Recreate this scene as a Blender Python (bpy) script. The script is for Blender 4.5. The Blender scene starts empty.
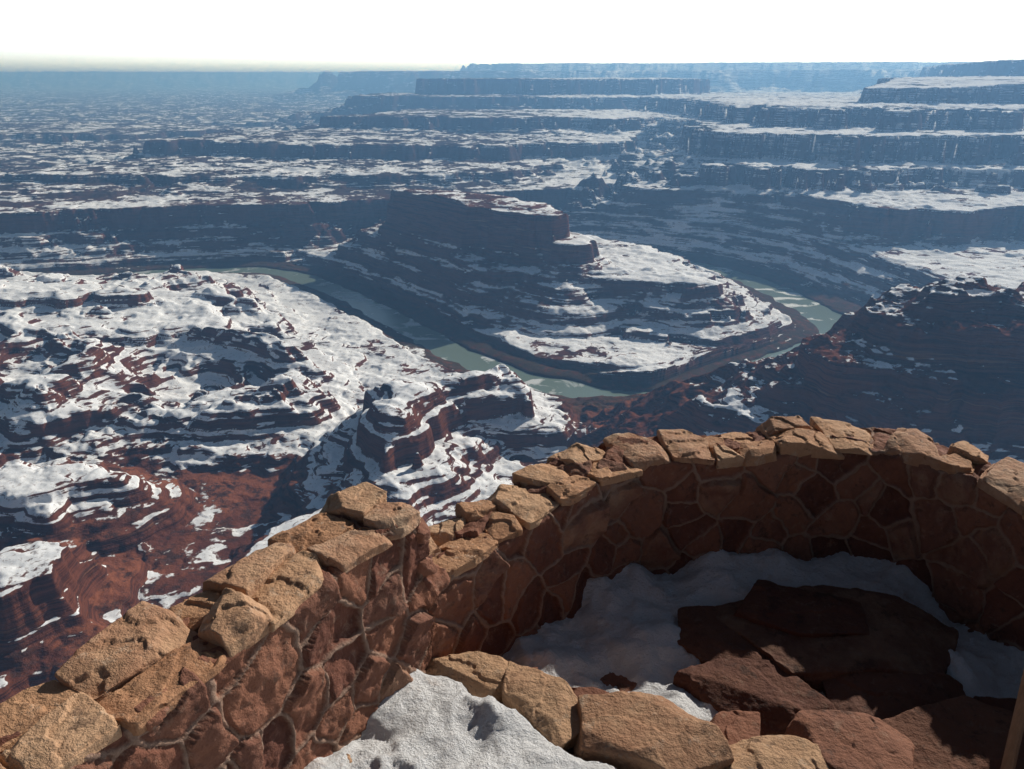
import bpy, bmesh, math, time
import numpy as np
from mathutils import Vector
T0=time.time()
scene=bpy.context.scene
# ------------------------------------------------------------ noise
def _tab(seed):
    r=np.random.RandomState(seed); p=r.permutation(256); p=np.concatenate([p,p,p]); return p
PERM=_tab(7)
_a=np.random.RandomState(3).rand(256)*2*np.pi
GX=np.cos(_a); GY=np.sin(_a)
_g=np.random.RandomState(5).randn(256,3); _g/=np.linalg.norm(_g,axis=1)[:,None]
def pn2(x,y,seed=0):
    x=x+seed*17.31; y=y+seed*9.77
    xf=np.floor(x); yf=np.floor(y); xi=xf.astype(np.int64)&255; yi=yf.astype(np.int64)&255
    fx=x-xf; fy=y-yf
    u=fx*fx*fx*(fx*(fx*6-15)+10); v=fy*fy*fy*(fy*(fy*6-15)+10)
    def g(ix,iy,dx,dy):
        h=PERM[PERM[ix&255]+(iy&255)]&255
        return GX[h]*dx+GY[h]*dy
    a=g(xi,yi,fx,fy); b=g(xi+1,yi,fx-1,fy); c=g(xi,yi+1,fx,fy-1); d=g(xi+1,yi+1,fx-1,fy-1)
    return ((a*(1-u)+b*u)*(1-v)+(c*(1-u)+d*u)*v)*1.5
def fbm(x,y,wl,octv=4,seed=0,gain=.5,ridged=False):
    s=0;a=1;f=1./wl;n=0
    for o in range(octv):
        k=pn2(x*f,y*f,seed+o*3.1)
        if ridged: k=1-2*np.abs(k)
        s=s+a*k;n+=a;a*=gain;f*=2.03
    return s/n
def pn3(p,seed=0):
    p=p+seed*np.array([13.7,7.1,3.3])
    pf=np.floor(p); pi=pf.astype(np.int64)&255; f=p-pf
    w=f*f*f*(f*(f*6-15)+10)
    out=0
    for dx in (0,1):
        for dy in (0,1):
            for dz in (0,1):
                h=PERM[PERM[PERM[(pi[...,0]+dx)&255]+((pi[...,1]+dy)&255)]+((pi[...,2]+dz)&255)]&255
                g=_g[h]
                d=g[...,0]*(f[...,0]-dx)+g[...,1]*(f[...,1]-dy)+g[...,2]*(f[...,2]-dz)
                out=out+d*(w[...,0] if dx else 1-w[...,0])*(w[...,1] if dy else 1-w[...,1])*(w[...,2] if dz else 1-w[...,2])
    return out*1.5
def fbm3(p,wl,octv=4,seed=0,gain=.5):
    s=0;a=1;f=1./wl
    for o in range(octv):
        s=s+a*pn3(p*f,seed+o);a*=gain;f*=2.07
    return s
def sstep(a,b,x):
    t=np.clip((x-a)/(b-a),0,1); return t*t*(3-2*t)
# ------------------------------------------------------------ mesh helpers
def make_mesh(name,V,F,attrs=None,smooth=True,mat=None,link=True):
    me=bpy.data.meshes.new(name)
    V=np.asarray(V,dtype=np.float32); F=np.asarray(F,dtype=np.int32); k=F.shape[1]
    me.vertices.add(len(V)); me.vertices.foreach_set("co",V.ravel())
    me.loops.add(F.size); me.loops.foreach_set("vertex_index",F.ravel())
    me.polygons.add(len(F)); me.polygons.foreach_set("loop_start",np.arange(0,F.size,k,dtype=np.int32))
    try: me.polygons.foreach_set("loop_total",np.full(len(F),k,dtype=np.int32))
    except Exception: pass
    me.update(calc_edges=True)
    me.polygons.foreach_set("use_smooth",np.full(len(F),smooth,dtype=bool))
    if attrs:
        for n,a in attrs.items():
            at=me.attributes.new(n,'FLOAT','POINT'); at.data.foreach_set("value",np.asarray(a,dtype=np.float32).ravel())
    ob=bpy.data.objects.new(name,me)
    if link: scene.collection.objects.link(ob)
    if mat: me.materials.append(mat)
    return ob
def grid_faces(nu,nv):
    i=np.arange(nu-1)[:,None]*nv+np.arange(nv-1)[None,:]
    return np.stack([i,i+nv,i+nv+1,i+1],-1).reshape(-1,4)
# ------------------------------------------------------------ node helper
class NT:
    def __init__(s,name):
        s.m=bpy.data.materials.new(name); s.m.use_nodes=True; s.t=s.m.node_tree; s.t.nodes.clear()
        s.out=s.t.nodes.new('ShaderNodeOutputMaterial')
    def n(s,typ,ins=None,**kw):
        nd=s.t.nodes.new(typ)
        for k,v in kw.items(): setattr(nd,k,v)
        if ins:
            for k,v in ins.items():
                if isinstance(v,bpy.types.NodeSocket): s.t.links.new(v,nd.inputs[k])
                else: nd.inputs[k].default_value=v
        return nd
    def math(s,op,a,b=0.0,c=None,clamp=False):
        d={0:a,1:b}
        if c is not None: d[2]=c
        return s.n('ShaderNodeMath',d,operation=op,use_clamp=clamp).outputs[0]
    def mix(s,f,a,b):
        nd=s.n('ShaderNodeMix',data_type='RGBA'); 
        for idx,v in ((0,f),(6,a),(7,b)):
            if isinstance(v,bpy.types.NodeSocket): s.t.links.new(v,nd.inputs[idx])
            else: nd.inputs[idx].default_value=v if idx==0 else (*v,1)
        return nd.outputs[2]
    def noise(s,vec,scale,detail=5,rough=.6,dist=0):
        return s.n('ShaderNodeTexNoise',{'Vector':vec,'Scale':scale,'Detail':detail,'Roughness':rough,'Distortion':dist}).outputs[0]
    def scale(s,vec,v):
        return s.n('ShaderNodeVectorMath',{0:vec,1:v},operation='MULTIPLY').outputs[0]
    def rng(s,x,a,b,c=0.,d=1.,smooth=True):
        return s.n('ShaderNodeMapRange',{0:x,1:a,2:b,3:c,4:d},interpolation_type='SMOOTHSTEP' if smooth else 'LINEAR').outputs[0]
    def ramp(s,f,stops):
        r=s.n('ShaderNodeValToRGB',{0:f}); e=r.color_ramp.elements
        while len(e)<len(stops): e.new(.5)
        for i,(p,c) in enumerate(stops): e[i].position=p; e[i].color=(*c,1)
        return r.outputs[0]
    def attr(s,n): return s.n('ShaderNodeAttribute',attribute_name=n).outputs['Fac']
    def finish(s,col,rough=.9,bump=None,bd=.1,bs=1.,spec=.2,**kw):
        ins={'Base Color':col if isinstance(col,bpy.types.NodeSocket) else (*col,1),'Roughness':rough,'Specular IOR Level':spec}
        ins.update(kw)
        if bump is not None:
            b=s.n('ShaderNodeBump',{'Height':bump,'Distance':bd,'Strength':bs}); ins['Normal']=b.outputs[0]
        p=s.n('ShaderNodeBsdfPrincipled',ins); s.t.links.new(p.outputs[0],s.out.inputs[0]); return s.m
# ------------------------------------------------------------ terrain material
def mat_terrain():
    t=NT('canyon_rock_and_snow'); geo=t.n('ShaderNodeNewGeometry'); P=geo.outputs['Position']
    sep=t.n('ShaderNodeSeparateXYZ',{0:geo.outputs['Normal']}); nz=sep.outputs[2]
    st=t.noise(t.scale(P,(.0025,.0025,.06)),1.,3,.65)
    st2=t.noise(t.scale(P,(.008,.008,.22)),1.,3,.6)
    sv=t.math('ADD',t.math('MULTIPLY',st,.5),t.math('MULTIPLY',st2,.5))
    rock=t.ramp(sv,[(.32,(.032,.012,.009)),(.43,(.078,.028,.018)),(.5,(.15,.052,.030)),(.56,(.055,.021,.014)),(.66,(.23,.105,.062))])
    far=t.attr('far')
    rock=t.mix(t.math('MULTIPLY',far,.65),rock,(.048,.034,.031))  # distant rock greyed in its colour to help the blue haze
    big=t.noise(P,.006,3,.6); fine=t.noise(P,.045,4,.7)
    soil=t.mix(t.rng(big,.35,.65),(.12,.040,.024),(.27,.095,.050))
    soil=t.mix(t.rng(fine,.46,.62),soil,(.07,.033,.024))
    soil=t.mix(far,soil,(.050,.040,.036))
    flat=t.rng(nz,.75,.95)
    so=t.attr('soil')
    col=t.mix(t.math('MULTIPLY',flat,t.math('ADD',.3,t.math('MULTIPLY',so,.7))),rock,soil)
    veg=t.attr('veg'); vn=t.rng(fine,.30,.55)
    col=t.mix(t.math('MULTIPLY',veg,vn),col,(.06,.042,.025))
    n1=t.noise(P,.007,4,.58); n3=t.noise(P,.09,3,.7)
    v=t.math('ADD',t.math('MULTIPLY',nz,1.25),t.math('MULTIPLY',t.math('SUBTRACT',n1,.5),.65))
    v=t.math('ADD',v,t.math('MULTIPLY',t.math('SUBTRACT',st2,.5),1.8))
    v=t.math('ADD',v,t.math('MULTIPLY',t.math('SUBTRACT',st,.5),.9))
    v=t.math('ADD',v,t.math('MULTIPLY',t.math('SUBTRACT',n3,.5),.26))
    v=t.math('ADD',v,t.math('MULTIPLY',t.math('SUBTRACT',fine,.5),.22))
    v=t.math('ADD',v,t.math('SUBTRACT',t.attr('snow'),.5))
    sn=t.rng(v,.98,1.05)
    shrub=t.rng(t.noise(P,.14,2,.6),.58,.66)
    sn=t.math('MULTIPLY',sn,t.math('SUBTRACT',1.,t.math('MULTIPLY',shrub,.40)))
    col=t.mix(sn,col,(.89,.90,.93))
    h=t.math('ADD',t.noise(P,.05,5,.72),t.math('MULTIPLY',st2,.9))
    b=t.n('ShaderNodeBump',{'Height':h,'Distance':t.math('SUBTRACT',5.5,t.math('MULTIPLY',sn,3.8)),'Strength':.75})
    d=t.n('ShaderNodeBsdfDiffuse',{'Color':col,'Normal':b.outputs[0]}); t.t.links.new(d.outputs[0],t.out.inputs[0])
    return t.m
# ------------------------------------------------------------ terrain geometry
def sdf(px,py,poly):
    d=np.full(px.shape,1e18); sgn=np.ones(px.shape); n=len(poly)
    for i in range(n):
        ax,ay=poly[i]; bx,by=poly[i-1]
        ex,ey=bx-ax,by-ay; wx=px-ax; wy=py-ay
        q=np.clip((wx*ex+wy*ey)/(ex*ex+ey*ey),0,1)
        d=np.minimum(d,(wx-ex*q)**2+(wy-ey*q)**2)
        c1=py>=ay; c2=py<by; c3=ex*wy>ey*wx
        al=c1&c2&c3; nn=(~c1)&(~c2)&(~c3)
        sgn=np.where(al|nn,-sgn,sgn)
    return sgn*np.sqrt(d)
def pline(px,py,pts):
    d=np.full(px.shape,1e18)
    for i in range(len(pts)-1):
        ax,ay=pts[i]; bx,by=pts[i+1]; ex,ey=bx-ax,by-ay; wx=px-ax; wy=py-ay
        q=np.clip((wx*ex+wy*ey)/(ex*ex+ey*ey),0,1)
        d=np.minimum(d,(wx-ex*q)**2+(wy-ey*q)**2)
    return np.sqrt(d)
def smooth_line(p,n=12):
    p=np.array(p,float); out=[]
    P=np.vstack([2*p[0]-p[1],p,2*p[-1]-p[-2]])
    for i in range(1,len(P)-2):
        for k in range(n):
            t=k/n; a,b,c,d=P[i-1],P[i],P[i+1],P[i+2]
            out.append(.5*((2*b)+(-a+c)*t+(2*a-5*b+4*c-d)*t*t+(-a+3*b-3*c+d)*t**3))
    out.append(p[-1]); return np.array(out)
RIVER=[(-2600,2350),(-1600,2450),(-1150,2600),(-816,2600),(-568,2370),(-333,2050),(-175,1810),(-26,1625),(102,1535),(222,1475),(345,1480),(500,1610),(680,1740),(820,1850),(872,1985),(840,2236),(790,2450),(700,2640),(560,2790),(300,2950)]
RV=smooth_line(RIVER,5)
def PR(*a):
    return [p[0] for p in a],[p[1] for p in a]
# (outline, top elevation, cliff/talus profile, edge raggedness)
MES=[
 ([(-40000,2300),(-2400,2680),(-1700,2700),(-900,2900),(-350,2980),(100,3350),(500,3500),(1000,3600),(40000,4000),(40000,45000),(-40000,45000)],-425,PR((0,0),(18,60),(70,88),(85,108),(240,170)),(60,50,14)),
 ([(-2200,3400),(-1300,3300),(-500,3350),(100,3650),(500,4300),(-1900,4300)],-372,PR((0,0),(18,26),(90,42),(200,60)),(90,60,14)),
 ([(-1950,4300),(-1000,4000),(0,3950),(700,4250),(900,5200),(-1800,5300)],-300,PR((0,0),(25,60),(120,92),(140,112),(350,150)),(110,80,14)),
 ([(-1200,5300),(-300,5000),(700,4900),(1500,5600),(1000,6500),(-900,6500)],-215,PR((0,0),(30,50),(200,85),(220,105),(500,160)),(160,100,10)),
 ([(-6500,6200),(-4500,5600),(-2600,5700),(-2200,6500),(-3000,7500),(-6000,7500)],-355,PR((0,0),(30,40),(200,80)),(200,120,10)),
 ([(-900,8000),(-400,7750),(300,7600),(900,7900),(1400,7700),(2200,8600),(1800,10000),(-700,9500)],14,PR((0,0),(50,190),(300,265),(340,300),(900,380)),(240,120,10)),
 ([(-1500,7600),(0,7000),(1500,7100),(2600,6600),(4500,7000),(5000,9800),(-1400,9800)],-130,PR((0,0),(40,60),(300,140),(900,280)),(300,160,10)),
 ([(-450,2640),(-370,2430),(-240,2320),(-100,2290),(30,2170),(110,2110),(165,2180),(110,2380),(-60,2560),(-380,2760)],-338,PR((0,0),(9,100),(30,116),(36,140),(110,190),(300,300)),(14,22,10)),
 ([(60,2150),(150,2050),(215,2080),(240,2160),(180,2300),(60,2330)],-408,PR((0,0),(8,45),(50,75),(160,120)),(8,16,8)),
 ([(-580,2720),(-430,2400),(-240,2170),(-60,2060),(130,2000),(300,1950),(480,1890),(540,1905),(555,2050),(520,2250),(450,2450),(300,2600),(0,2850),(-500,3000)],-480,PR((0,0),(8,28),(65,50),(72,68),(150,88),(157,104),(380,130)),(22,36,14)),
 ([(-1600,1100),(-900,1110),(-600,1110),(-300,1140),(-260,1300),(-340,1560),(-480,1850),(-700,2160),(-1000,2400),(-2400,2420),(-2400,1100)],-562,PR((0,0),(20,10),(70,24),(200,70)),(35,50,12)),
 ([(-1900,1560),(-1000,1520),(-650,1720),(-730,2000),(-1100,2150),(-2400,2150)],-515,PR((0,0),(8,14),(100,38),(200,60)),(80,80,12)),
 ([(-2400,1760),(-1200,1720),(-900,1850),(-1100,2000),(-2400,2050)],-480,PR((0,0),(8,18),(100,50),(200,70)),(60,60,12)),
 ([(-270,1190),(-230,1270),(-120,1300),(-20,1340),(60,1270),(40,1200),(-70,1170),(-120,1020),(-190,960),(-240,1060)],-487,PR((0,0),(12,32),(60,60),(120,92),(200,115)),(14,34,8)),
 ([(-350,770),(-240,790),(-190,950),(-260,970),(-345,880)],-545,PR((0,0),(8,24),(60,44)),(14,22,8)),
 ([(-730,930),(-620,900),(-570,980),(-640,1040),(-760,1030)],-516,PR((0,0),(15,18),(110,62)),(14,26,8)),
 ([(-740,660),(-520,630),(-450,700),(-500,790),(-720,780)],-500,PR((0,0),(12,40),(90,84)),(20,36,8)),
 ([(360,1390),(470,1440),(590,1530),(700,1590),(790,1500),(720,1380),(450,1330)],-543,PR((0,0),(60,12),(160,34),(300,54)),(10,16,4)),
 ([(405,1080),(560,1200),(900,1270),(1100,1100),(1000,900),(600,860),(430,950)],-364,PR((0,0),(14,100),(32,125),(42,160),(110,225)),(14,24,14)),
 ([(475,1080),(560,1140),(700,1140),(900,1160),(1200,1150),(1000,950),(600,960)],-304,PR((0,0),(16,46),(50,64),(64,88),(200,150)),(12,34,16)),
 ([(570,1040),(600,1105),(660,1110),(690,1040)],-276,PR((0,0),(14,16),(60,40),(80,70),(200,160)),(6,14,12)),
 ([(700,2950),(980,2500),(1030,2200),(1090,2000),(1210,1740),(1500,1480),(3000,1400),(6000,2000),(6000,5000),(800,4000)],-488,PR((0,0),(12,80),(90,102),(160,130)),(25,40,12)),
 ([(900,2680),(1150,2520),(1400,2460),(1700,2520),(2500,2300),(5000,2600),(5000,4200),(1000,3100)],-378,PR((0,0),(15,90),(110,116),(300,140)),(40,70,14)),
 ([(280,2960),(600,2820),(1000,2860),(1000,3600),(500,3600)],-402,PR((0,0),(15,55),(110,85),(120,98),(300,140)),(30,60,14)),
 ([(660,3100),(1100,2960),(2000,2960),(3500,2700),(6000,2900),(6000,4900),(900,4500)],-308,PR((0,0),(15,70),(120,95),(300,130)),(110,150,14)),
 ([(760,3400),(1500,3200),(2200,3200),(3500,3000),(6000,3200),(6000,5900),(900,4900)],-205,PR((0,0),(15,95),(130,120),(300,150)),(130,170,14)),
 ([(1150,3900),(1700,3650),(2300,3500),(3500,3400),(7000,3500),(7000,6900),(1000,6400)],-120,PR((0,0),(20,75),(130,100),(300,130)),(130,160,14)),
 ([(1780,4350),(2150,4150),(2700,4150),(4200,3900),(9000,4500),(9000,8000),(3300,6600)],16,PR((0,0),(24,125),(120,165),(140,185),(400,225)),(60,70,12)),
 ([(3600,6200),(4200,5600),(12000,6500),(12000,11000),(4600,9500)],140,PR((0,0),(50,110),(400,220),(900,300)),(120,90,10)),
 ([(-3200,15500),(-1000,14500),(3000,13500),(7000,12000),(30000,12000),(40000,45000),(-3500,45000)],150,PR((0,0),(150,160),(700,330),(1500,450)),(500,60,0)),
 ([(-600,18000),(9000,16000),(40000,16000),(40000,45000),(0,45000)],330,PR((0,0),(200,160),(700,330),(1500,450)),(700,60,0)),
 ([(-40000,27000),(-22000,29000),(-14000,27500),(-3000,30000),(-3000,45000),(-40000,45000)],260,PR((0,0),(600,200),(3000,500)),(1500,300,0)),
]
def terrace(h,step,a=.62,b=.2):
    q=h/step; f=np.floor(q); r=q-f
    g=np.where(r<a,r/a*b,b+(r-a)/(1-a)*(1-b))
    return (f+g)*step
PB1=[(330,1200),(560,1290),(1300,1320),(1300,850),(330,850)]
PS2=[(60,1400),(150,1450),(300,1420),(430,1480),(560,1580),(760,1640),(900,1400),(700,1200),(400,1000),(120,1000),(110,1250)]
def terrain_h(X,Y):
    R=np.hypot(X,Y)
    wx=X+30*fbm(X,Y,260,3,11); wy=Y+30*fbm(X,Y,260,3,12)
    J1=fbm(wx,wy,620,3,1); J2=fbm(wx,wy,170,3,2,ridged=True); J3=fbm(X,Y,42,3,3)
    n200=fbm(wx,wy,290,4,21,ridged=True); n60=fbm(X,Y,70,3,22)
    hl=fbm(wx*.8+wy*.3,wy,310,4,61,.45,ridged=True)
    tb=fbm(X,Y,420,3,71); w15=fbm(X*.6,Y,900,3,77,.5,ridged=True)
    sc=np.clip((R-600)/2500,0.5,2.2)
    b1=sstep(-30,60,-sdf(X,Y,PB1)); b2=sstep(-30,60,-sdf(X,Y,PS2))
    H=-586+9*fbm(X,Y,300,4,5)+np.clip(n200,0,1)*8*(1-b2)-6*b2
    H=H.copy()
    dr=pline(X,Y,RV)+10*fbm(X,Y,120,3,9)
    dr=dr*(1-.22*sstep(620,800,X))
    rc=np.interp(dr+14*J2,[0,42,52,74,96,155,225,290,400,1e5],[-619,-619,-607,-603,-596,-560,-500,-430,-150,9000])
    late=None
    for poly,top,prof,(a1,a2,a3) in MES:
        p=np.array(poly); reach=prof[0][-1]+a1+a2+250
        m=(X>p[:,0].min()-reach)&(X<p[:,0].max()+reach)&(Y>p[:,1].min()-reach)&(Y<p[:,1].max()+reach)
        if not m.any(): continue
        x=X[m];y=Y[m]
        s=sdf(x,y,poly)+a1*1.6*J1[m]+a2*J2[m]*1.3+a3*1.6*J3[m]
        drop=np.interp(s,prof[0],prof[1])
        drop=drop+np.maximum(s-prof[0][-1],0)*.55
        ins=np.clip(-s,0,400)
        t=top+ins*.012+np.clip(ins/60,0,1)*(n60[m]*5+n200[m]*7)
        h=t-drop
        if top==-562: h=h+np.clip(ins/120,0,1)*(hl[m]*76+J1[m]*28)
        if top==-425: h=h+np.clip((y-5500)/14000,0,1.3)*130+np.clip((ins-200)/500,0,1)*(J1[m]*40+n200[m]*16+w15[m]*60)
        if top==-487: h=h+np.clip(ins/30,0,1)*(hl[m]*26)
        if top in (-304,-364,-276): h=h+hl[m]*20+n60[m]*12+5*fbm(x,y,26,3,35)
        if top==-543: 
            h=np.where(dr[m]<75,-900,h+hl[m]*6-n60[m]*4); late=(m,h); continue
        H[m]=np.maximum(H[m],h)
    H=np.minimum(H,rc)
    if late is not None: H[late[0]]=np.maximum(H[late[0]],late[1])
    off=14*fbm(X,Y,1500,2,31)+5*J3
    hs=H+off
    st=np.clip((H+604)/12,0,1)
    k=1-.65*b1-.75*b2*(1-b1)
    tw=np.clip(.85+tb*.9,.5,1.)*k
    t1=terrace(hs,36+0*hs,.58,.18)*tw+hs*(1-tw)
    tw2=np.clip(.58-tb*.9+.5*J3,.15,.95)*k
    t2=terrace(t1*.8+hs*.2,10.3,.6,.18)*tw2+(t1*.8+hs*.2)*(1-tw2)
    H=H*(1-st)+(t2-off)*st
    lf=sstep(-100,-300,X)*sstep(2600,2400,Y)
    H=H+st*(2.2*n60*sc*(1-.4*lf)+1.1*(1-.4*lf)*fbm(X,Y,20,3,33))+b1*4.5*fbm(X,Y,24,3,36,ridged=True)
    H=np.maximum(H,-300-(R-150)*.6+15*n60)
    return H,dr,J2
rr=np.concatenate([np.geomspace(260,620,50,endpoint=False),np.geomspace(620,3400,800,endpoint=False),np.geomspace(3400,9500,300,endpoint=False),np.geomspace(9500,44000,110)])
az=np.radians(np.linspace(-48,48,1150))
Rg,Ag=np.meshgrid(rr,az,indexing='ij')
X=(Rg*np.sin(Ag)).ravel(); Y=(Rg*np.cos(Ag)).ravel()
H,dr,J2=terrain_h(X,Y)
print('terrain eval',time.time()-T0)
flatm=-sdf(X,Y,[(-900,600),(-200,600),(-190,900),(-260,1100),(-620,1100),(-900,1060)])
soil=sstep(-60,40,flatm)*(H<-560)
b1=sstep(-20,60,-sdf(X,Y,PB1))
s2=-sdf(X,Y,PS2)
soil2=sstep(-30,40,s2)*sstep(-430,-455,H)*(1-b1*.6)
veg=np.maximum(sstep(140,80,dr)*sstep(-588,-598,H),.8*soil2*sstep(420,330,X)*sstep(1250,1330,Y))
snow=.52+.13*fbm(X,Y,500,3,41)
snow=snow-.34*np.clip(soil,0,1)-np.maximum(.52*soil2,.29*b1)-.6*veg
snow=snow-.05*sstep(2500,3000,Y)-.06*sstep(3800,6500,Y)-.06*sstep(5000,12000,Y)
snow=snow-.23*sstep(2600,3000,Y)*sstep(500,-100,X)+.04*sstep(500,800,X)*sstep(2500,2900,Y)
snow=snow-.03*sstep(-150,-300,X)*sstep(2500,2300,Y)-.12*sstep(950,1150,X)*sstep(2900,2600,Y)
soil=np.clip(soil+soil2,0,1)
b2=-sdf(X,Y,[(-650,2800),(-520,2250),(-250,2000),(-60,1850),(60,2000),(240,2080),(160,2300),(0,2700)]); snow=snow-.22*sstep(-60,80,b2)
b3=-sdf(X,Y,[(-60,2050),(130,2000),(300,1950),(480,1890),(600,1900),(800,1900),(600,1500),(0,1500)]); snow=snow-.08*sstep(-30,60,b3)
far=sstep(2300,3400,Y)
mt=mat_terrain()
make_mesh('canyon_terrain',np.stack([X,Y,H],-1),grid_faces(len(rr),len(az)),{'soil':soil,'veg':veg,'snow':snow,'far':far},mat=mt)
print('terrain built',time.time()-T0)
# ------------------------------------------------------------ river
def mat_river():
    t=NT('river_water'); P=t.n('ShaderNodeNewGeometry').outputs['Position']
    ice=t.rng(t.noise(t.scale(P,(.006,.010,0)),1.,5,.6,1.2),.55,.63)
    col=t.mix(ice,(.18,.235,.19),(.60,.62,.62))
    ro=t.math('ADD',.18,t.math('MULTIPLY',ice,.5))
    return t.finish(col,ro,t.noise(P,.15,4,.6),.2,.5,spec=.7)
rl=smooth_line(RIVER,10); tg=np.gradient(rl,axis=0); tg/=np.linalg.norm(tg,axis=1)[:,None]
nr=np.stack([-tg[:,1],tg[:,0]],-1)
V=[]
for k in (-76,0,76):
    q=rl+nr*k; V.append(np.column_stack([q,np.full(len(q),-611.)]))
make_mesh('river',np.vstack(V),grid_faces(3,len(rl)),mat=mat_river())
# ------------------------------------------------------------ stone materials
def mat_stone(name,cap=False,dark=1.):
    t=NT(name); g=t.n('ShaderNodeNewGeometry'); P=g.outputs['Position']
    c=t.attr('cell'); n=t.noise(P,7.,5,.6); n2=t.noise(P,40.,5,.72)
    f=t.math('ADD',t.math('MULTIPLY',c,.60),t.math('MULTIPLY',n,.45))
    d=dark
    stops=[(.15,(.11*d,.044*d,.032*d)),(.35,(.19*d,.076*d,.050*d)),(.55,(.29*d,.128*d,.078*d)),(.75,(.20*d,.088*d,.060*d)),(.92,(.38*d,.22*d,.14*d))]  # masonry tones darkened in the colour for its shaded faces
    if cap: stops=[(.15,(.37*d,.18*d,.095*d)),(.35,(.51*d,.28*d,.155*d)),(.55,(.56*d,.345*d,.205*d)),(.75,(.41*d,.215*d,.125*d)),(.92,(.60*d,.42*d,.28*d))]  # lighter, warmer tones: sunlit look of caps and ledge stones put into the colour
    col=t.ramp(f,stops)
    lich=t.rng(t.noise(P,9.,7,.78),.55,.64)
    col=t.mix(t.math('MULTIPLY',lich,.6),col,(.06*d,.037*d,.03*d))
    pale=t.rng(t.noise(P,16.,5,.75,.4),.55,.68)
    col=t.mix(t.math('MULTIPLY',pale,.40),col,(.52*d,.43*d,.33*d) if cap else (.36*d,.24*d,.17*d))
    m=t.attr('mortar')
    col=t.mix(t.math('MULTIPLY',m,.85),col,t.mix(n2,(.20*d,.125*d,.09*d),(.44*d,.30*d,.22*d)))
    h=t.math('ADD',n,t.math('MULTIPLY',n2,.5))
    return t.finish(col,.85,h,.034 if cap else .026,1.,spec=.2)
M_wall=mat_stone('red_sandstone_masonry'); M_cap=mat_stone('sandstone_capstone',True); M_slab=mat_stone('dark_sandstone',False,.6); M_ledge=mat_stone('ledge_sandstone',True,.88); M_mid=mat_stone('brown_sandstone',False,.9)
def mat_snow():
    t=NT('trampled_snow'); P=t.n('ShaderNodeNewGeometry').outputs['Position']
    n=t.noise(P,8.,6,.68); n2=t.noise(P,45.,5,.78)
    dirt=t.rng(t.noise(P,4.,8,.85),.53,.70)
    col=t.mix(t.math('MULTIPLY',dirt,.5),(.92,.91,.91),(.52,.35,.25))
    h=t.math('ADD',t.math('MULTIPLY',n,1.4),t.math('MULTIPLY',n2,1.))
    return t.finish(col,.7,h,.035,1.,spec=.3)
M_snow=mat_snow()
# ------------------------------------------------------------ rock generator
def ico(n):
    bm=bmesh.new(); bmesh.ops.create_icosphere(bm,subdivisions=n,radius=1)
    a=np.array([v.co[:] for v in bm.verts]); b=np.array([[v.index for v in f.verts] for f in bm.faces]); bm.free(); return a,b
ICO6=ico(6); ICO7=ico(7)
def rock(c,half,rotz=0,seed=0,tilt=(0,0),chips=5,rough=.012,p=34,planes=None,flat=.5,lay=.005,tl=.012,hi=False,tw=.22):
    IC,IF=ICO7 if hi else ICO6
    r=np.random.RandomState(seed+100); half=np.array(half,float)
    cube=IC/np.abs(IC).max(1)[:,None]*.6+IC*.4
    D=cube*half
    N=[];O=[]
    def add(n,o):
        n=np.array(n,float); n/=np.linalg.norm(n); N.append(n);O.append(o)
    j=lambda s:r.uniform(-s,s)
    if planes is None:
        m=r.randint(5,7); a0=r.rand()*6.28
        for i in range(m):
            a=a0+i*2*math.pi/m+j(.4); n=np.array([math.cos(a)/half[0],math.sin(a)/half[1],0])
            ln=np.linalg.norm(n); n/=ln; n[2]=j(.25); add(n,r.uniform(.72,1.0)/ln)
    else:
        for n,o in planes: add(n,o)
    add((j(.06),j(.06),1),half[2]); add((0,0,-1),half[2])
    for i in range(chips):
        a=r.rand()*6.28; n=np.array([math.cos(a)/half[0],math.sin(a)/half[1],r.uniform(.1,1.0)/half[2]]); ln=np.linalg.norm(n)
        sup=np.sqrt(((n/ln*half)**2).sum()); add(n/ln,sup*r.uniform(.88,1.15))
    N=np.array(N);O=np.array(O)
    q=np.maximum(D@N.T,0)/O[None,:]
    rad=1/np.power((q**p).sum(1)+1e-30,1/p)
    V=D*rad[:,None]
    nn=V/half; nn/=np.linalg.norm(nn,axis=1)[:,None]
    off=np.array([seed*1.7,seed*.9,seed*2.3])
    disp=rough*fbm3(V+off,.15,5,seed%7,.52)
    disp=disp-rough*.8*np.maximum(fbm3(V*1.0+off+5,.07,2,3),.3)
    lz=pn3(np.column_stack([V[:,0]*3,V[:,1]*3,V[:,2]*45])+off,2)*lay*(1-np.abs(nn[:,2]))
    V=V+nn*np.array([1,1,flat])*(disp+lz)[:,None]
    if tl>0:
        a=r.rand()*6.28
        f=(V[:,0]*math.cos(a)+V[:,1]*math.sin(a))/tw+.55*fbm3(np.column_stack([V[:,0],V[:,1],V[:,0]*0])+off,tw,4,6,.5)
        stp=np.floor(f); fr=f-stp; stp=stp+sstep(.90,1.,fr)
        V[:,2]+=tl*np.clip(stp,-2,1)*sstep(.0,.35,V[:,2]/half[2])
    ty,tx=tilt
    Rx=np.array([[1,0,0],[0,math.cos(tx),-math.sin(tx)],[0,math.sin(tx),math.cos(tx)]])
    Ry=np.array([[math.cos(ty),0,math.sin(ty)],[0,1,0],[-math.sin(ty),0,math.cos(ty)]])
    Rz=np.array([[math.cos(rotz),-math.sin(rotz),0],[math.sin(rotz),math.cos(rotz),0],[0,0,1]])
    V=V@(Rz@Ry@Rx).T+np.array(c)
    return V,IF,np.full(len(V),r.rand())
def join(parts):
    Vs=[];Fs=[];Cs=[];o=0
    for V,F,C in parts: Vs.append(V);Fs.append(F+o);Cs.append(C);o+=len(V)
    return np.vstack(Vs),np.vstack(Fs),np.concatenate(Cs)
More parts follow.
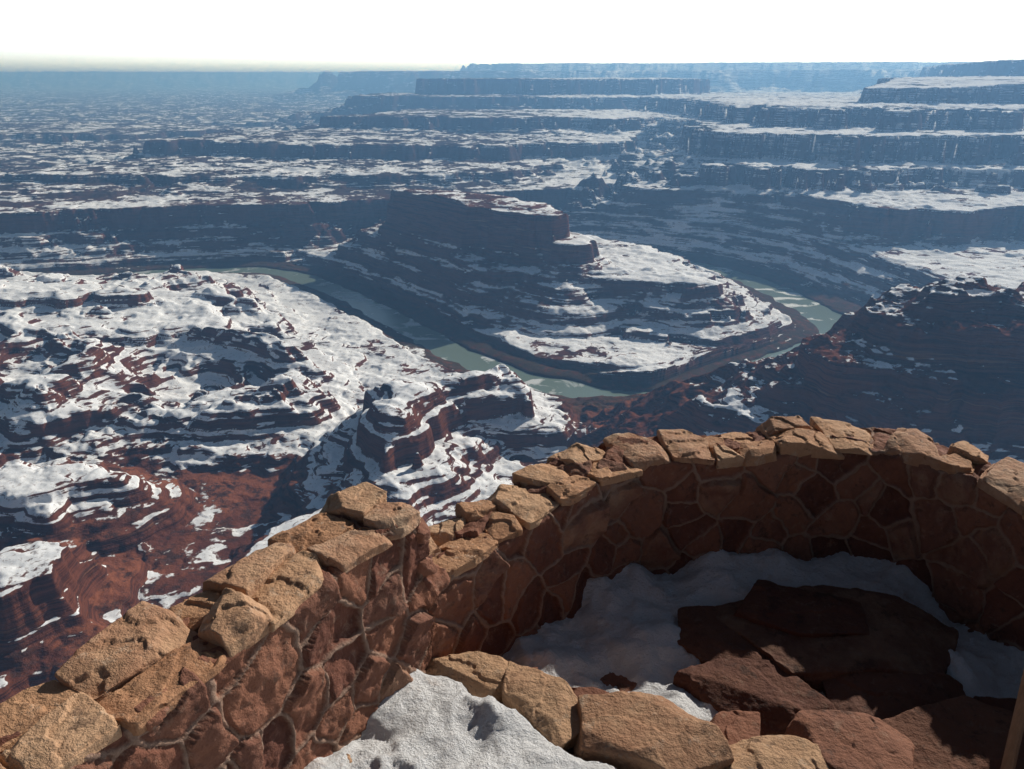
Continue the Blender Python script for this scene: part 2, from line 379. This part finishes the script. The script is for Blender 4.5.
# ------------------------------------------------------------ wall
WP=[(-1.75,.0,-1.42),(-1.38,.80,-1.45),(-1.08,1.354,-1.48),(-.933,1.57,-1.49),(-.783,1.83,-1.5),(-.60,2.15,-1.5),(-.375,2.53,-1.5),(-.33,2.60,-1.86),(-.052,2.91,-1.86),(.225,3.17,-1.84),(.433,3.365,-1.80),(.70,3.55,-1.80),(1.18,3.62,-1.83),(1.60,3.70,-1.80),(1.956,3.68,-1.79),(2.23,3.45,-1.82),(2.39,3.12,-1.83),(2.5,2.6,-1.83),(2.45,2.0,-1.8),(2.3,1.2,-1.8),(2.2,0.,-1.8)]
wp=np.array(WP)
dl=smooth_line(wp[:,:2],14)
sl=np.concatenate([[0],np.cumsum(np.linalg.norm(np.diff(dl,axis=0),axis=1))])
s_ctrl=np.array([sl[i*14] for i in range(len(wp))])
ds=.0058; S=np.arange(0,sl[-1],ds)
px=np.interp(S,sl,dl[:,0]); py=np.interp(S,sl,dl[:,1])
tx=np.gradient(px,ds); ty=np.gradient(py,ds); k=np.ones(15)/15
tx=np.convolve(np.pad(tx,7,'edge'),k,'valid'); ty=np.convolve(np.pad(ty,7,'edge'),k,'valid'); ln=np.hypot(tx,ty); tx/=ln; ty/=ln
nx,ny=-ty,tx
ztop=np.interp(S,s_ctrl,wp[:,2]); TH=.30; CAPH=.055
ztop_w=ztop-CAPH*.8
rows=[]
zb=-2.95
ni,nt,no=185,44,90
for i in range(ni):
    f=i/(ni-1); z=zb+(ztop_w-zb)*f; batter=.05*(1-f)
    rows.append((px-nx*batter,py-ny*batter,z,-nx,-ny,0*px,z))
for i in range(1,nt):
    f=i/(nt-1); rows.append((px+nx*TH*f,py+ny*TH*f,ztop_w+0*px,0*px,0*px,1+0*px,ztop_w+TH*f))
for i in range(1,no):
    f=i/(no-1); z=ztop_w+(-3.4-ztop_w)*f
    rows.append((px+nx*(TH+.08*f),py+ny*(TH+.08*f),z,nx,ny,0*px,ztop_w+TH+(ztop_w-z)))
A=np.array(rows).transpose(1,2,0)
sx=np.repeat(S[:,None],A.shape[2],1); vv=A[6]
wsx=sx+.05*pn2(sx*4.5,vv*4.5,4)+.008*pn2(sx*22,vv*22,8); wvv=vv+.045*pn2(sx*4.5,vv*4.5,5)+.008*pn2(sx*22,vv*22,9)
cw,ch=.25,.15
gx=wsx/cw; gy=wvv/ch
iy=np.floor(gy)
rs=np.random.RandomState(12); JX=rs.uniform(.02,.98,(97,89)); JY=rs.uniform(.02,.98,(97,89)); CR=rs.rand(97,89)
best=np.full(gx.shape,1e9); bx=np.zeros(gx.shape);by=np.zeros(gx.shape); cid=np.zeros(gx.shape)
def seeds():
    for dy in (-2,-1,0,1,2):
        yy=iy+dy; o=np.where(np.mod(yy,2)==0,0,.5); ix=np.floor(gx-o)
        for dx in (-2,-1,0,1,2):
            xx=ix+dx; a=np.mod(xx,97).astype(int); b=np.mod(yy,89).astype(int)
            yield (xx+o+JX[a,b])*cw,(yy+JY[a,b])*ch,CR[a,b]
for X_,Y_,C_ in seeds():
    d=(wsx-X_)**2+(wvv-Y_)**2
    m=d<best; bx=np.where(m,X_,bx);by=np.where(m,Y_,by);cid=np.where(m,C_,cid);best=np.where(m,d,best)
ed=np.full(gx.shape,1e9)
for X_,Y_,C_ in seeds():
    dd=np.hypot(X_-bx,Y_-by); ok=dd>1e-6
    e=((X_-wsx)**2+(Y_-wvv)**2-best)/(2*np.where(ok,dd,1))
    ed=np.where(ok,np.minimum(ed,e),ed)
mort=1-sstep(.005,.010,ed)
stone=sstep(.008,.018,ed)
q1=np.stack([sx*1.0,vv,cid*9],-1)
disp=stone*(.012+.030*(cid-.4)+ (wsx-bx)*(cid-.5)*.40+(wvv-by)*(np.mod(cid*7,1)-.5)*.50+.010*fbm3(q1,.09,5,2,.58))+ .012*np.sqrt(np.clip(1-(ed/.0095)**2,0,1))+.004*fbm3(q1,.05,2,5)
Vx=A[0]+A[3]*disp; Vy=A[1]+A[4]*disp; Vz=A[2]+A[5]*disp
wall=bpy.data.objects.new('stone_wall',None); scene.collection.objects.link(wall)
o=make_mesh('masonry',np.stack([Vx,Vy,Vz],-1).reshape(-1,3),grid_faces(*Vx.shape)[:,::-1],{'cell':cid.ravel(),'mortar':mort.ravel()},mat=M_wall); o.parent=wall
r=np.random.RandomState(44); parts=[]; s=.3; k=0
s_step=(s_ctrl[6]+s_ctrl[7])/2
while s<sl[-1]-.4:
    near=s<s_step
    L=r.uniform(.10,.30) if not near else r.uniform(.13,.34)
    if near and s+L>s_step-.10: L=s_step-s+.01
    e=s+L; sm=(s+e)/2
    cx=np.interp(sm,S,px);cy=np.interp(sm,S,py);n1=np.interp(sm,S,nx);n2=np.interp(sm,S,ny);t1,t2=n2,-n1
    zt=np.interp(sm if abs(sm-s_step)>.05 else sm-.08,S,ztop)
    split=r.rand()<(.65 if not near else .6)
    ws=[(-.012,TH*r.uniform(.35,.65)),None] if split else [(-.015,TH+.02)]
    if split: ws[1]=(ws[0][1]-.002,TH+.02)
    for (a,b) in ws:
        h=CAPH*r.uniform(.7,1.7); w=(b-a)/2; mid=(a+b)/2+r.uniform(-.012,.008)
        l=L/2
        pl=[((1,r.uniform(-.4,.4),r.uniform(-.1,.1)),l*.99),((-1,r.uniform(-.4,.4),r.uniform(-.1,.1)),l*.99),((r.uniform(-.2,.2),1,r.uniform(-.1,.15)),w*1.0),((r.uniform(-.2,.2),-1,r.uniform(-.1,.15)),w+r.uniform(-.01,.012))]
        zc=zt-CAPH+h/2+r.uniform(-.012,.008)
        parts.append(rock((cx+n1*mid,cy+n2*mid,zc),(l,w,h/2),math.atan2(t2,t1),k,(r.uniform(-.06,.06),r.uniform(-.07,.07)),4,.009,44,pl,.5,lay=.006,tl=.009,tw=.11)); k+=1
    s=e-.003
    if near and abs(s-s_step)<.03: s=s_step+.02
V,F,C=join(parts); o=make_mesh('capstones',V,F,{'cell':C,'mortar':C*0},mat=M_cap); o.parent=wall
parts=[]; cx=np.interp(s_step,S,px);cy=np.interp(s_step,S,py);n1=np.interp(s_step-.1,S,nx);n2=np.interp(s_step-.1,S,ny)
z=-2.0
while z<-1.62:
    h=r.uniform(.07,.12)
    w=r.uniform(.10,.16)
    for mid in (w/2*1.6-.03, .30-(.3-w)/2*1.0+.0):
        parts.append(rock((cx+n1*mid,cy+n2*mid,z+h/2),(.06,w*.9,h/2*.98),math.atan2(-n1,n2),k,(0,0),4,.006,34,tl=0)); k+=1
    z+=h
V,F,C=join(parts); o=make_mesh('pier_stones',V,F,{'cell':C,'mortar':C*0},mat=M_wall); o.parent=wall
print('wall',time.time()-T0)
# ------------------------------------------------------------ overlook ground
gx=np.arange(-1.9,2.8,.0125); gy=np.arange(-1.5,4.0,.0125)
GXX,GYY=np.meshgrid(gx,gy,indexing='ij')
inner=[(a,b) for a,b in zip((px+nx*.12)[::20],(py+ny*.12)[::20])]+[(2.3,-2),(-1.9,-2)]
insd=sdf(GXX.ravel(),GYY.ravel(),inner)
ye=np.interp(GXX,[-1,-.3,.25,.65,1.1,1.6,2.5],[2.75,2.62,2.44,2.28,2.12,2.02,1.9])+.05*pn2(GXX*3,GYY*3,3)
ledge=sstep(-.04,.10,ye-GYY)
def ground(x,y): return -2.50-.05*np.clip(x-.5,0,2)+.24*ledge*(1-.5*sstep(1.0,1.5,x))+.03*fbm(x,y,.6,4,3)+.012*terrace(fbm(x,y,.4,3,8)*10,1.5)/1.5
GZ=ground(GXX,GYY)+.25*sstep(1.6,.2,GYY)
q=np.stack([GXX,GYY,GZ],-1)
fc=grid_faces(*GXX.shape); kin=(insd[fc]<0).all(1)
make_mesh('sandstone_ground',q.reshape(-1,3),fc[kin],{'cell':np.clip(.5+.6*fbm(GXX,GYY,.5,2,6),0,1).ravel(),'mortar':np.zeros(GXX.size)},mat=M_mid)
bl=(GXX+.12)*.62+(GYY-2.36)*.78+.07*pn2(GXX*5,GYY*5,14)
left=sstep(.06,-.04,bl)*sstep(-.02,.08,ye-GYY)
fl=sstep(.02,-.12,ye-GYY)
nz=fbm(GXX,GYY,.45,5,51)
thick=left*(.085+.05*nz)+fl*(.042+.11*nz-.09*sstep(.35,-.1,GXX)*sstep(2.9,2.6,GYY)-.07*sstep(.2,-.2,GXX)+.05*sstep(3.2,3.5,GYY))+(1-np.maximum(left,fl))*(-.04)
thick=thick-.06*sstep(1.75,1.45,GYY)
lump=fbm(GXX,GYY,.12,5,53,.62)
thick=thick+.014*lump+.010*np.abs(fbm(GXX,GYY,.06,4,57,.6))
rb=np.random.RandomState(9)
for i in range(12):
    fx,fy,fa=rb.uniform(-.65,.25),rb.uniform(1.75,2.45),rb.uniform(-.8,.8)
    u=(GXX-fx)*math.cos(fa)+(GYY-fy)*math.sin(fa); w_=-(GXX-fx)*math.sin(fa)+(GYY-fy)*math.cos(fa)
    dd=(u/.05)**2+(w_/.13)**2
    thick=thick-left*.010*sstep(1.35,.65,dd)+left*.004*np.exp(-((dd-1.5)/.4)**2)
onslab=np.exp(-(((GXX-2.05)/.20)**2+((GYY-2.80)/.30)**2))
thick=thick+onslab*.06*(1+1.0*nz)
under=sstep(1.25,.8,((GXX-1.45)/.55)**2+((GYY-2.75)/.36)**2)
thick=thick-.035*under
SZ=GZ+thick
tk=thick.ravel(); keep=(tk[fc]>-.012).any(1)&kin
make_mesh('snow_patch',np.stack([GXX,GYY,SZ],-1).reshape(-1,3),fc[keep],mat=M_snow)
def add_rocks(name,lst,mat,**kw):
    V,F,C=join([rock(*a,**kw) for a in lst]); return make_mesh(name,V,F,{'cell':C,'mortar':C*0},mat=mat)
# large floor slab, split along its bedding into offset plates
for a in [((1.60,3.00,-2.465),(.52,.34,.075),.08,301,(.01,.03)),
          ((1.02,2.98,-2.485),(.24,.26,.06),.5,302,(.03,-.02)),
          ((1.10,2.62,-2.485),(.30,.20,.06),-.35,303,(.02,.04)),
          ((1.62,2.62,-2.495),(.36,.18,.06),.12,304,(.03,.05)),
          ((1.45,3.08,-2.405),(.32,.20,.035),-.15,306,(.02,.03)),
          ((1.75,2.28,-2.45),(.40,.22,.08),.05,311,(0,.05)),
          ((2.12,2.30,-2.5),(.28,.25,.08),.4,312,(0,0))]:
    add_rocks('rock_slab',[(*a,6,.012)],M_slab,hi=True,tl=.010,tw=.3,p=60)
for a,mt_ in [(((-.15,2.49,-2.25),(.22,.11,.045),-.32,321,(.02,.03)),M_ledge),
          (((.11,2.32,-2.235),(.23,.14,.055),-.75,322,(.03,.02)),M_ledge),
          (((.46,2.15,-2.235),(.30,.20,.080),-.35,333,(-.02,.05)),M_ledge),
          (((.42,2.40,-2.42),(.34,.12,.06),-.42,351,(.0,.05)),M_mid),
          (((.91,2.03,-2.30),(.27,.18,.07),.12,324,(.05,.02)),M_ledge),
          (((1.27,2.17,-2.34),(.26,.20,.08),-.5,325,(.06,.05)),M_mid),
          (((1.55,1.92,-2.40),(.30,.20,.08),.2,352,(.0,.03)),M_mid),
          (((.86,2.33,-2.44),(.18,.12,.06),.7,353,(.04,.03)),M_mid),
          (((-.60,1.93,-2.22),(.14,.08,.06),.5,326,(0,0)),M_ledge),
          (((-.02,2.66,-2.46),(.15,.08,.05),.4,347,(0,0)),M_mid)]:
    add_rocks('ledge_stone',[(*a,5,.012)],mt_,hi=True,tl=.008,tw=.2,p=50)
# ------------------------------------------------------------ outcrop cliff below the overlook
out=[(wx_,wy_) for wx_,wy_ in zip((px+nx*.15)[::40],(py+ny*.15)[::40])]
out+= [(2.6,-3),(3,-8),(6,-30),(-6,-30),(-4,-8),(-2.5,-3)]
out=np.array(out); cen=np.array([.5,1.2])
outs=[]
for i in range(len(out)):
    a=out[i];b=out[(i+1)%len(out)]; m=max(1,int(np.linalg.norm(b-a)/1.0))
    for k2 in range(m): outs.append(a+(b-a)*k2/m)
out=np.array(outs); dv=out-cen; du=dv/np.linalg.norm(dv,axis=1)[:,None]
V=[]
prof=[(-1,-3.1),(0,-3.15),(.4,-3.8),(1.2,-8),(3,-30),(6,-80),(14,-120),(40,-190),(90,-250),(180,-310),(320,-420)]
for d,z in prof:
    if d<0: p=cen+dv*.02
    else: p=out+du*d
    V.append(np.column_stack([p,z+ (0 if d<1 else 1)*d*.12*pn2(p[:,0]*.3,p[:,1]*.3,3)]))
n=len(out); V=np.vstack(V); F=[]
for i in range(len(prof)-1):
    for j in range(n): F.append((i*n+j,(i+1)*n+j,(i+1)*n+(j+1)%n,i*n+(j+1)%n))
make_mesh('sandstone_cliff',V,F,{'cell':np.full(len(V),.5),'mortar':np.zeros(len(V))},mat=M_slab)
# ------------------------------------------------------------ wooden post
def mat_wood():
    t=NT('weathered_wood'); P=t.n('ShaderNodeNewGeometry').outputs['Position']
    n=t.noise(t.scale(P,(60,60,6)),1.,4,.6)
    return t.finish(t.mix(n,(.12,.06,.035),(.30,.17,.10)),.8,n,.01,.8)
p0=Vector((1.49,1.70,-2.42)); p1=Vector((1.72,2.08,-1.3))
bm=bmesh.new(); bmesh.ops.create_cone(bm,cap_ends=True,segments=14,radius1=.02,radius2=.016,depth=(p1-p0).length)
bmesh.ops.bevel(bm,geom=[e for e in bm.edges if len(e.link_faces)==2 and abs(e.verts[0].co.z-e.verts[1].co.z)<1e-5],offset=.004,segments=2,affect='EDGES')
me=bpy.data.meshes.new('wooden_post'); bm.to_mesh(me); bm.free(); po=bpy.data.objects.new('wooden_post',me); scene.collection.objects.link(po)
po.location=(p0+p1)/2; po.rotation_mode='QUATERNION'; po.rotation_quaternion=(p1-p0).to_track_quat('Z','Y'); me.materials.append(mat_wood())
# ------------------------------------------------------------ haze volume
t=NT('air_haze')
vs=t.n('ShaderNodeVolumeScatter',{'Color':(.25,.53,1.,1),'Density':1.08e-4,'Anisotropy':.25})
va=t.n('ShaderNodeVolumeAbsorption',{'Color':(.68,.83,1.,1),'Density':1.08e-4})
ad=t.n('ShaderNodeAddShader',{0:vs.outputs[0],1:va.outputs[0]}); t.t.links.new(ad.outputs[0],t.out.inputs['Volume'])
x0,x1,y0,y1,z0,z1=-45000,45000,-3000,46000,-720,420
V=[(x,y,z) for x in (x0,x1) for y in (y0,y1) for z in (z0,z1)]
make_mesh('air_haze',V,[(0,1,3,2),(4,6,7,5),(0,4,5,1),(2,3,7,6),(0,2,6,4),(1,5,7,3)],smooth=False,mat=t.m)
# ------------------------------------------------------------ light, sky
AZ,EL=math.radians(42),math.radians(28)
sd=Vector((math.sin(AZ)*math.cos(EL),math.cos(AZ)*math.cos(EL),math.sin(EL)))
w=bpy.data.worlds.new('World'); scene.world=w; w.use_nodes=True; wt=w.node_tree
bg=wt.nodes['Background']
class WN(NT):
    def __init__(s,t): s.t=t
W=WN(wt)
sky=W.n('ShaderNodeTexSky',sky_type='NISHITA',sun_disc=False,sun_elevation=EL,sun_rotation=AZ,altitude=1800,dust_density=.7,air_density=1.)
tc=W.n('ShaderNodeTexCoord').outputs['Generated']
dot=W.n('ShaderNodeVectorMath',{0:tc,1:tuple(sd)},operation='DOT_PRODUCT').outputs['Value']
zz=W.n('ShaderNodeSeparateXYZ',{0:tc}).outputs[2]
F=W.math('MULTIPLY',W.rng(dot,-.5,.4),W.rng(zz,.30,.05))
F=W.math('ADD',.50,W.math('MULTIPLY',F,5.0))
bw=W.n('ShaderNodeRGBToBW',{0:sky.outputs[0]}).outputs[0]
gray=W.n('ShaderNodeVectorMath',{0:(.84,.97,1.26),3:bw},operation='SCALE').outputs[0]
cm=W.mix(.8,sky.outputs[0],gray)
fin=W.n('ShaderNodeVectorMath',{0:cm,3:F},operation='SCALE').outputs[0]
wt.links.new(fin,bg.inputs[0]); bg.inputs[1].default_value=.075
L=bpy.data.lights.new('sun','SUN'); L.energy=5; L.angle=math.radians(.5); L.color=(1,.96,.89)
lo=bpy.data.objects.new('sun',L); scene.collection.objects.link(lo); lo.rotation_mode='QUATERNION'; lo.rotation_quaternion=sd.to_track_quat('Z','Y')
cam=bpy.data.cameras.new('camera'); co=bpy.data.objects.new('camera',cam); scene.collection.objects.link(co)
cam.lens=27.18; cam.sensor_width=36; cam.clip_start=.05; cam.clip_end=200000
co.rotation_euler=(math.radians(90-21.5),0,0); scene.camera=co
scene.view_settings.view_transform='Standard'; scene.view_settings.look='None'; scene.view_settings.exposure=0
print('done',time.time()-T0)
